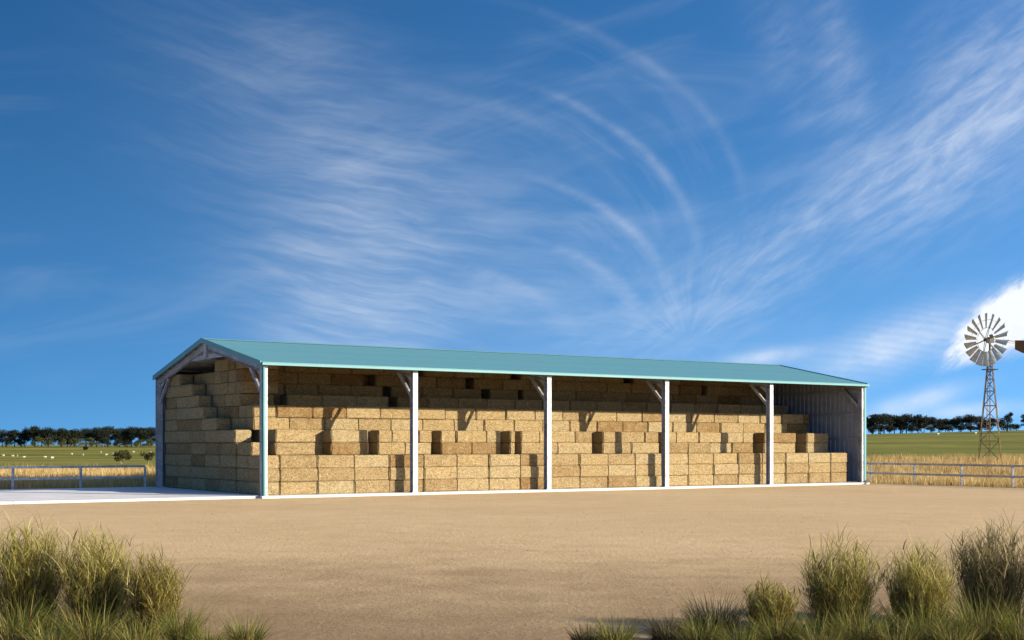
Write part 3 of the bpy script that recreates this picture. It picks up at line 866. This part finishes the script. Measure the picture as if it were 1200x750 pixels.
def gum_tree(px, ty, Y, label, wd, seed):
    p = on_ray(px, Y); hgt = CAMZ + (HOR - ty) / F * Y - p.z
    r = random.Random(seed); root = empty('gum_tree', p); b = MB(); cs = []
    b.tube([(0, 0, -.5), (.2, 0, hgt * .3), (0, 0, hgt * .55)], [.35, .28, .16], 7)
    for i in range(11):
        t = r.uniform(0, 6.28); q = r.uniform(.1, .5) * wd; z = hgt * r.uniform(.3, .92)
        q *= 1.0 if z < hgt * .7 else .6
        b.tube([(0, 0, hgt * .3), (math.cos(t) * q * .5, math.sin(t) * q * .5, z * .8), (math.cos(t) * q, math.sin(t) * q, z)], [.13, .09, .04], 5)
        k = r.uniform(.10, .17) * wd; cs.append((math.cos(t) * q, math.sin(t) * q, z, k, k, k * .8))
    cs.append((0, 0, hgt * .25, wd * .4, wd * .3, hgt * .2))
    b.build('trunk', M['bark'], root, True); leaf_cloud('crown', cs, 2600, .26, M['pine'], root, seed)
    tag(root, label, 'tree')
gum_tree(1180, 482, 560, 'tall ragged open-crowned tree behind the windmill tower', 10.5, 9)
def bush(px, base_y, ty, wpx, label, seed, m='bush', Y=None, stem=None, group=None):
    p = ray_ground(px, base_y) if Y is None else on_ray(px, Y)
    Yd = p.y; hgt = CAMZ + (HOR - ty) / F * Yd - p.z; wd = wpx * Yd / F
    r = random.Random(seed); root = empty('bush', p); cs = []
    for i in range(9):
        t = r.uniform(0, 6.28); q = r.uniform(0, .34) * wd; z = hgt * r.uniform(.3, .8)
        cs.append((math.cos(t) * q, math.sin(t) * q, z, wd * .19, wd * .19, hgt * .2))
    b = MB()
    for i in range(3): b.tube([(r.uniform(-.1, .1) * wd, 0, -.2), cs[i][:3]], [.035 * hgt, .015 * hgt], 5)
    b.build('stem', M[stem or 'bark'], root, True)
    leaf_cloud('foliage', cs, 1800, .05 * hgt if hgt < 3 else .2, M[m], root, seed)
    tag(root, label, 'bush', group)
bush(143, 543.5, 525.5, 23, 'olive green bush with a pale stem, standing in the left pasture', 3, stem='palebark')
bush(173, 543.5, 528, 22, 'dark green bush half behind the back post of the shed', 4, stem='palebark')
bush(100, 528.5, 522, 7, 'tiny dark shrub alone below the left tree row', 12, m='pine')
for i, (px, ty, wp) in enumerate([(44, 511, 18), (57, 511, 20), (72, 512, 20), (90, 512, 22), (107, 511, 20), (160, 514, 18), (174, 514, 18)]):
    bush(px, 0, ty, wp, f'low olive shrub under the left tree row, {ORD[i]} from the left', 40 + i, Y=583 + i % 3 * 4, group='shrubs under the left tree row')
for i, (px, ty, wp) in enumerate([(1022, 498, 16), (1044, 499, 18), (1068, 498, 20), (1092, 499, 20), (1112, 498, 18), (1138, 498, 18), (1158, 499, 18)]):
    bush(px, 0, ty, wp, f'low dark shrub under the right tree row, {ORD[i]} from the left', 60 + i, m='pine', Y=628 + i % 3 * 4, group='shrubs under the right tree row')

for i, (px, ty, wp) in enumerate([(8, 511, 20), (25, 512, 22), (82, 510, 24), (122, 511, 24), (138, 512, 20), (150, 511, 20)]):
    bush(px, 0, ty, wp, f'dark rounded shrub between the left row trunks, {ORD[i]} from the left', 80 + i, m='pine', Y=592 + i % 3 * 3, group='dark shrubs between the left row trunks')
for i, (px, ty, wp) in enumerate([(1033, 495, 20), (1056, 496, 22), (1080, 496, 22), (1102, 496, 20), (1126, 495, 22), (1148, 496, 20), (1192, 495, 22)]):
    bush(px, 0, ty, wp, f'dark rounded shrub between the right row trunks, {ORD[i]} from the left', 90 + i, m='pine', Y=636 + i % 3 * 3, group='dark shrubs between the right row trunks')

# ------------------------------------------------------------------ sheep
def sheep_mesh():
    b = MB()
    prof = [(-.52, .10), (-.45, .24), (-.25, .30), (0, .31), (.25, .29), (.42, .20), (.50, .12)]
    b.tube([(x, 0, .62 - .02 * abs(x)) for x, _ in prof], [r for _, r in prof], 9)
    b.tube([(.38, 0, .68), (.56, 0, .80), (.70, 0, .76), (.80, 0, .66)], [.13, .115, .095, .05], 7)
    for x in (-.34, .30):
        for y in (-.13, .13): b.tube([(x, y, .45), (x + .02, y, .22), (x, y, 0)], [.075, .05, .04], 6)
    for y in (-1, 1): b.tube([(.60, y * .08, .84), (.56, y * .19, .83)], [.035, .012], 5)
    b.tube([(-.5, 0, .66), (-.60, 0, .50)], [.05, .03], 5)
    return mesh('sheep', b.v, b.f, True)
sme = sheep_mesh(); sme.materials.append(M['wool'])
SH = [(4, 534), (15, 534.5), (20, 534), (28, 536), (53, 536), (61, 537), (84, 532), (97, 533), (118, 530), (124.5, 533), (132, 531.5), (156.5, 529.5), (167, 531.5), (177, 530)]
for i, (px, py) in enumerate(SH):
    o = bpy.data.objects.new('sheep', sme); COL.objects.link(o); p = ray_ground(px, py + 1.2)
    o.scale = (.58,) * 3; o.location = p; o.rotation_euler.z = rt.choice([0, math.pi]) + rt.uniform(-.7, .7)
    tag(o, f'tiny cream sheep in the left pasture, {ORD[i]} from the left', 'sheep', 'sheep grazing left of the shed')
for i, (px, py) in enumerate([(1099, 508), (1143, 507)]):
    o = bpy.data.objects.new('sheep', sme); COL.objects.link(o); p = ray_ground(px, py + 2.4)
    o.location = p; o.rotation_euler.z = .3
    tag(o, ['tiny pale sheep on the green slope right of the shed', 'tiny pale sheep on the green slope beside the windmill'][i], 'sheep', 'sheep on the right slope')

# ------------------------------------------------------------------ blades (grasses)
def blades(name, base, az, length, tilt, curve, width, shade, m, parent=None, seg=4, droop=None):
    """ribbons: base (n,3), az heading, tilt from vertical at the foot, curve = extra tilt at the tip"""
    n = len(base); t = np.linspace(0, 1, seg + 1)
    pos = base.copy(); pts = [pos.copy()]
    for k in range(seg):
        a = tilt + curve * ((k + .5) / seg) ** 1.3
        st = length / seg
        pos = pos + np.stack([np.sin(a) * np.cos(az), np.sin(a) * np.sin(az), np.cos(a)], 1) * st[:, None]
        pts.append(pos.copy())
    g = np.random.default_rng(n)
    tw = az + math.pi / 2 + g.normal(size=n) * .9
    side = np.stack([np.cos(tw), np.sin(tw), np.zeros(n)], 1)
    vs = []
    for k in range(seg + 1):
        w = (width * (1 - t[k] ** 1.8 * .93) * .5)[:, None]
        vs += [pts[k] - side * w, pts[k] + side * w]
    vs = np.stack(vs, 1).reshape(-1, 3); stp = 2 * (seg + 1)
    f = []
    o = np.arange(n)[:, None] * stp
    for k in range(seg): f.append(o + np.array([[2 * k, 2 * k + 1, 2 * k + 3, 2 * k + 2]]))
    f = np.stack(f, 1).reshape(-1, 4).astype(np.int32)
    me = bpy.data.meshes.new(name)
    me.vertices.add(len(vs)); me.vertices.foreach_set('co', vs.ravel())
    me.loops.add(f.size); me.loops.foreach_set('vertex_index', f.ravel())
    me.polygons.add(len(f)); me.polygons.foreach_set('loop_start', np.arange(0, f.size, 4, dtype=np.int32))
    at_ = me.attributes.new('shade', 'FLOAT', 'POINT'); at_.data.foreach_set('value', np.repeat(np.clip(shade, 0, 1), stp).astype(np.float32))
    me.update(); me.validate()
    ob = link(name, me, parent, m)
    if parent: ob['kind'] = 'stuff'
    return ob, np.stack(pts, 1)
G = np.random.default_rng(77)
def field():
    # dry grass beyond the fences
    P = []
    def fill(x0, x1, y0, y1, n):
        k = 0
        while k < n:
            Y = y0 + (y1 - y0) * G.random() ** 1.5; px = x0 + (x1 - x0) * G.random(); X = (px - 600) / F * Y
            p = Vector((X, Y, 0)) - P0; out = max(p.dot(VD) - W - 1.15, p.dot(UD) - UF - .75)
            k += 1
            if out < 0: continue
            # tufts: thin the cover where the field is patchy
            if math.sin(X * 2.1 + math.sin(Y * 1.3) * 2) + math.sin(X * .7 - Y * .9) < -1.1 and G.random() < .7: continue
            P.append((X, Y, gz(X, Y)))
    fill(-130, 215, 64, 98, 46000); fill(985, 1330, 62, 106, 60000)
    b = np.array(P); n = len(b)
    shade = .60 + .16 * np.sin(b[:, 0] * .8 + np.sin(b[:, 1] * .5) * 2) * np.cos(b[:, 1] * .37) + G.normal(size=n) * .2
    hgt = G.uniform(.30, .72, n) * (.86 + .16 * np.sin(b[:, 0] * 1.3 + 2 * np.sin(b[:, 1] * .7)) + .12 * np.sin(b[:, 0] * 3.1 - b[:, 1] * 1.7))
    o, _ = blades('dry_grass', b, G.uniform(0, 6.28, n), hgt, G.uniform(0, .22, n), G.uniform(.1, .7, n), G.uniform(.014, .030, n), shade, M['wheat'], seg=3)
    tag(o, 'tall golden dry grass filling the paddocks beyond the fences', kind='stuff')
    # dark weeds scattered in it
    k = 1500; i = G.integers(0, n, k); b2 = np.repeat(b[i], 4, 0) + G.normal(size=(k * 4, 3)) * np.array([.08, .08, 0])
    sel = (np.sin(b2[:, 0] * 1.1) + np.sin(b2[:, 1] * .8 + b2[:, 0] * .4)) > .7
    b2 = b2[sel]; n2 = len(b2)
    o, _ = blades('weeds', b2, G.uniform(0, 6.28, n2), G.uniform(.25, .62, n2), G.uniform(0, .4, n2), G.uniform(.2, .9, n2), G.uniform(.02, .045, n2), G.uniform(0, .2, n2), M['wheat'], seg=3)
    tag(o, 'dark brown weeds scattered through the dry grass', kind='stuff')
field()

def clump(px, top_y, wpx, Y, label, kind, seed):
    """one ornamental grass: leafy upright stems and arching basal blades"""
    g = np.random.default_rng(seed); X = (px - 600) / F * Y
    root = empty('grass_clump', (X, Y, YARD)); tag(root, label, 'grass clump', 'ornamental grasses along the front of the yard')
    h = CAMZ + (HOR - top_y + (9 if kind in ('tall', 'grey', 'brown') else 0)) / F * Y - YARD; wd = wpx * Y / F
    if kind in ('tall', 'grey', 'brown'):
        n = 300; az = g.uniform(0, 6.283, n); rr = np.sqrt(g.random(n)); b = np.stack([np.cos(az) * rr * wd * .25, np.sin(az) * rr * wd * .25, np.full(n, -.02)], 1)
        az = az + g.normal(size=n) * .5; ln = h * g.uniform(.45, .97, n) * (1.04 - .28 * rr)
        m = M['clump'] if kind != 'grey' else M['greytuss']
        base_sh = {'tall': .62, 'grey': .55, 'brown': .45}[kind]
        tl = rr * .13 + g.normal(size=n) * .05; cv = rr * g.uniform(.05, .5, n)
        st, pts = blades('stems', b, az, ln, tl, cv, g.uniform(.006, .010, n), g.normal(size=n) * .13 + .42, m, root, seg=6)
        # leaves on each stem
        nl = 12; ii = np.repeat(np.arange(n), nl); tt = g.uniform(.12, 1.0, n * nl) ** .75
        k = np.clip((tt * 6).astype(int), 0, 5); fr = tt * 6 - k
        lb = pts[ii, k] * (1 - fr[:, None]) + pts[ii, np.minimum(k + 1, 6)] * fr[:, None]
        la = g.uniform(0, 6.283, n * nl); N = n * nl
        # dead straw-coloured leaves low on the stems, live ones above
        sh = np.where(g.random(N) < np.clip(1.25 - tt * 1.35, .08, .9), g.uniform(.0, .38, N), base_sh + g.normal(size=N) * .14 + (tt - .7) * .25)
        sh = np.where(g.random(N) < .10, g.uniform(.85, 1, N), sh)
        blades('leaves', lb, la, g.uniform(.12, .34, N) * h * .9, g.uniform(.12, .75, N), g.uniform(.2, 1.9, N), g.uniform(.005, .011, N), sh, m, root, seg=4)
        # stray tips and seed heads
        n3 = 26; i3 = g.integers(0, n, n3)
        blades('seed_heads', pts[i3, 6], g.uniform(0, 6.28, n3), g.uniform(.08, .17, n3) * h, g.uniform(.1, .5, n3), g.uniform(.2, .9, n3), g.uniform(.012, .02, n3), g.uniform(.2, .5, n3), m, root, seg=3)
    tallk = kind in ('tall', 'grey', 'brown')
    n = 620 if tallk else 620
    hh = h * (.46 if tallk else 1.0)
    az = g.uniform(0, 6.283, n); rr = np.sqrt(g.random(n)) * (.34 if kind != 'low' else .20) * wd
    b = np.stack([np.cos(az) * rr, np.sin(az) * rr, np.full(n, -.02)], 1)
    sh = g.normal(size=n) * .22 + (.50 if kind != 'dark' else .15)
    az = az + g.normal(size=n) * .5
    m = M['greytuss'] if kind in ('grey', 'dark') else M['tussock']
    dead = g.random(n) < (.45 if tallk else .30)
    tl, cv = g.uniform(.0, .6, n) ** 1.2, g.uniform(.15, 1.7, n)
    ln = hh * np.where(g.random(n) < .35, g.uniform(.3, .7, n), g.uniform(.7, 1.2, n))
    k = ~dead
    blades('basal_blades', b[k], az[k], ln[k], tl[k], cv[k], g.uniform(.005, .010, k.sum()), sh[k], m, root, seg=5)
    k = dead
    blades('dry_blades', b[k], az[k], ln[k] * .9, tl[k] * 1.3, cv[k] * 1.3, g.uniform(.005, .009, k.sum()), g.normal(size=k.sum()) * .25 + (.35 if kind != 'dark' else .1), M['thatch'] if kind != 'dark' else m, root, seg=5)

CL = [ # px, top row, width px, distance, label, kind
    (32, 606, 108, 16.9, 'tall olive grass clump at the far left edge', 'tall'),
    (-50, 620, 100, 17.2, 'tall olive grass clump cut off by the left edge', 'tall'),
    (112, 617, 106, 16.6, 'tall green grass clump, second from the left edge', 'tall'),
    (180, 645, 80, 16.3, 'brownish grass clump, third tall one from the left', 'brown'),
    (20, 690, 110, 15.2, 'low straw-tipped tussock in the bottom left corner', 'low'),
    (105, 700, 120, 15.1, 'low green tussock below the second tall left clump', 'low'),
    (212, 702, 84, 15.5, 'low tussock beside the brownish left clump', 'low'),
    (288, 715, 74, 15.25, 'small lone dark green tussock nearest the bare dirt on the left', 'low'),
    (985, 628, 108, 16.6, 'tall yellow-green grass clump, leftmost tall one on the right', 'tall'),
    (1078, 635, 108, 16.5, 'tall grass clump between the two outer tall right clumps', 'tall'),
    (1163, 605, 112, 17.3, 'tallest grey-green grass clump by the right edge', 'grey'),
    (1262, 615, 110, 16.9, 'tall grass clump cut off by the right edge', 'tall'),
    (903, 680, 80, 16.1, 'short brownish grass clump left of the tall right ones', 'brown'),
    (838, 690, 80, 16.7, 'dark grey tussock in shade behind the short brownish clump', 'dark'),
    (785, 715, 60, 15.7, 'small dark tussock between the low green ones', 'dark'),
    (722, 718, 76, 15.2, 'small green tussock, leftmost on the right side', 'low'),
    (690, 728, 50, 15.5, 'small dark tussock at the left end of the right bed', 'dark'),
    (822, 712, 90, 15.15, 'low green tussock below the dark grey one', 'low'),
    (915, 706, 100, 15.2, 'low green tussock below the short brownish clump', 'low'),
    (1010, 700, 120, 15.1, 'low green tussock below the leftmost tall right clump', 'low'),
    (1085, 702, 110, 15.25, 'low arching tussock below the middle tall right clump', 'low'),
    (1152, 682, 120, 15.4, 'bright green upright tussock in the bottom right corner', 'low'),
]
CL += [
    (60, 722, 90, 14.75, 'lowest tussock at the bottom edge between the two left corner ones', 'low'),
    (160, 718, 100, 14.8, 'low tussock at the bottom edge under the brownish left clump', 'low'),
    (245, 728, 70, 14.9, 'small tussock at the bottom edge left of the lone one', 'low'),
    (868, 722, 80, 14.8, 'low tussock at the bottom edge under the short brownish right clump', 'low'),
    (962, 716, 100, 14.75, 'low tussock at the bottom edge left of the middle right ones', 'low'),
    (1050, 718, 90, 14.8, 'low tussock at the bottom edge under the middle right clumps', 'low'),
    (1118, 714, 90, 14.8, 'low tussock at the bottom edge beside the bright green one', 'low'),
    (1200, 700, 110, 15.0, 'low tussock cut off by the right edge below the tallest clump', 'low'),
]
for i, (px, ty, wp, Y, lab, kd) in enumerate(CL): clump(px, ty, wp, Y, lab, kd, 300 + i)

# ------------------------------------------------------------------ loose stones on the yard
def pebbles():
    vs, fs = [], []; r = random.Random(8)
    for i in range(420):
        Y = 14 + 34 * r.random() ** 1.6; X = r.uniform(-.47, .47) * Y; s = r.uniform(.006, .016) * (1.7 if r.random() < .05 else 1)
        b = len(vs); k = 5; t0 = r.random() * 6
        for j in range(k): t = t0 + 6.283 * j / k; q = s * r.uniform(.7, 1.2); vs.append((X + math.cos(t) * q, Y + math.sin(t) * q, YARD - .004))
        for j in range(k): t = t0 + 6.283 * j / k; q = s * r.uniform(.45, .8); vs.append((X + math.cos(t) * q, Y + math.sin(t) * q, YARD + s * r.uniform(.5, .9)))
        for j in range(k): fs.append([b + j, b + (j + 1) % k, b + k + (j + 1) % k, b + k + j])
        fs.append([b + k + j for j in range(k)])
    o = link('pebbles', mesh('pebbles', vs, fs), None, M['stone'])
    tag(o, 'small loose stones scattered over the dirt yard', kind='stuff')
pebbles()
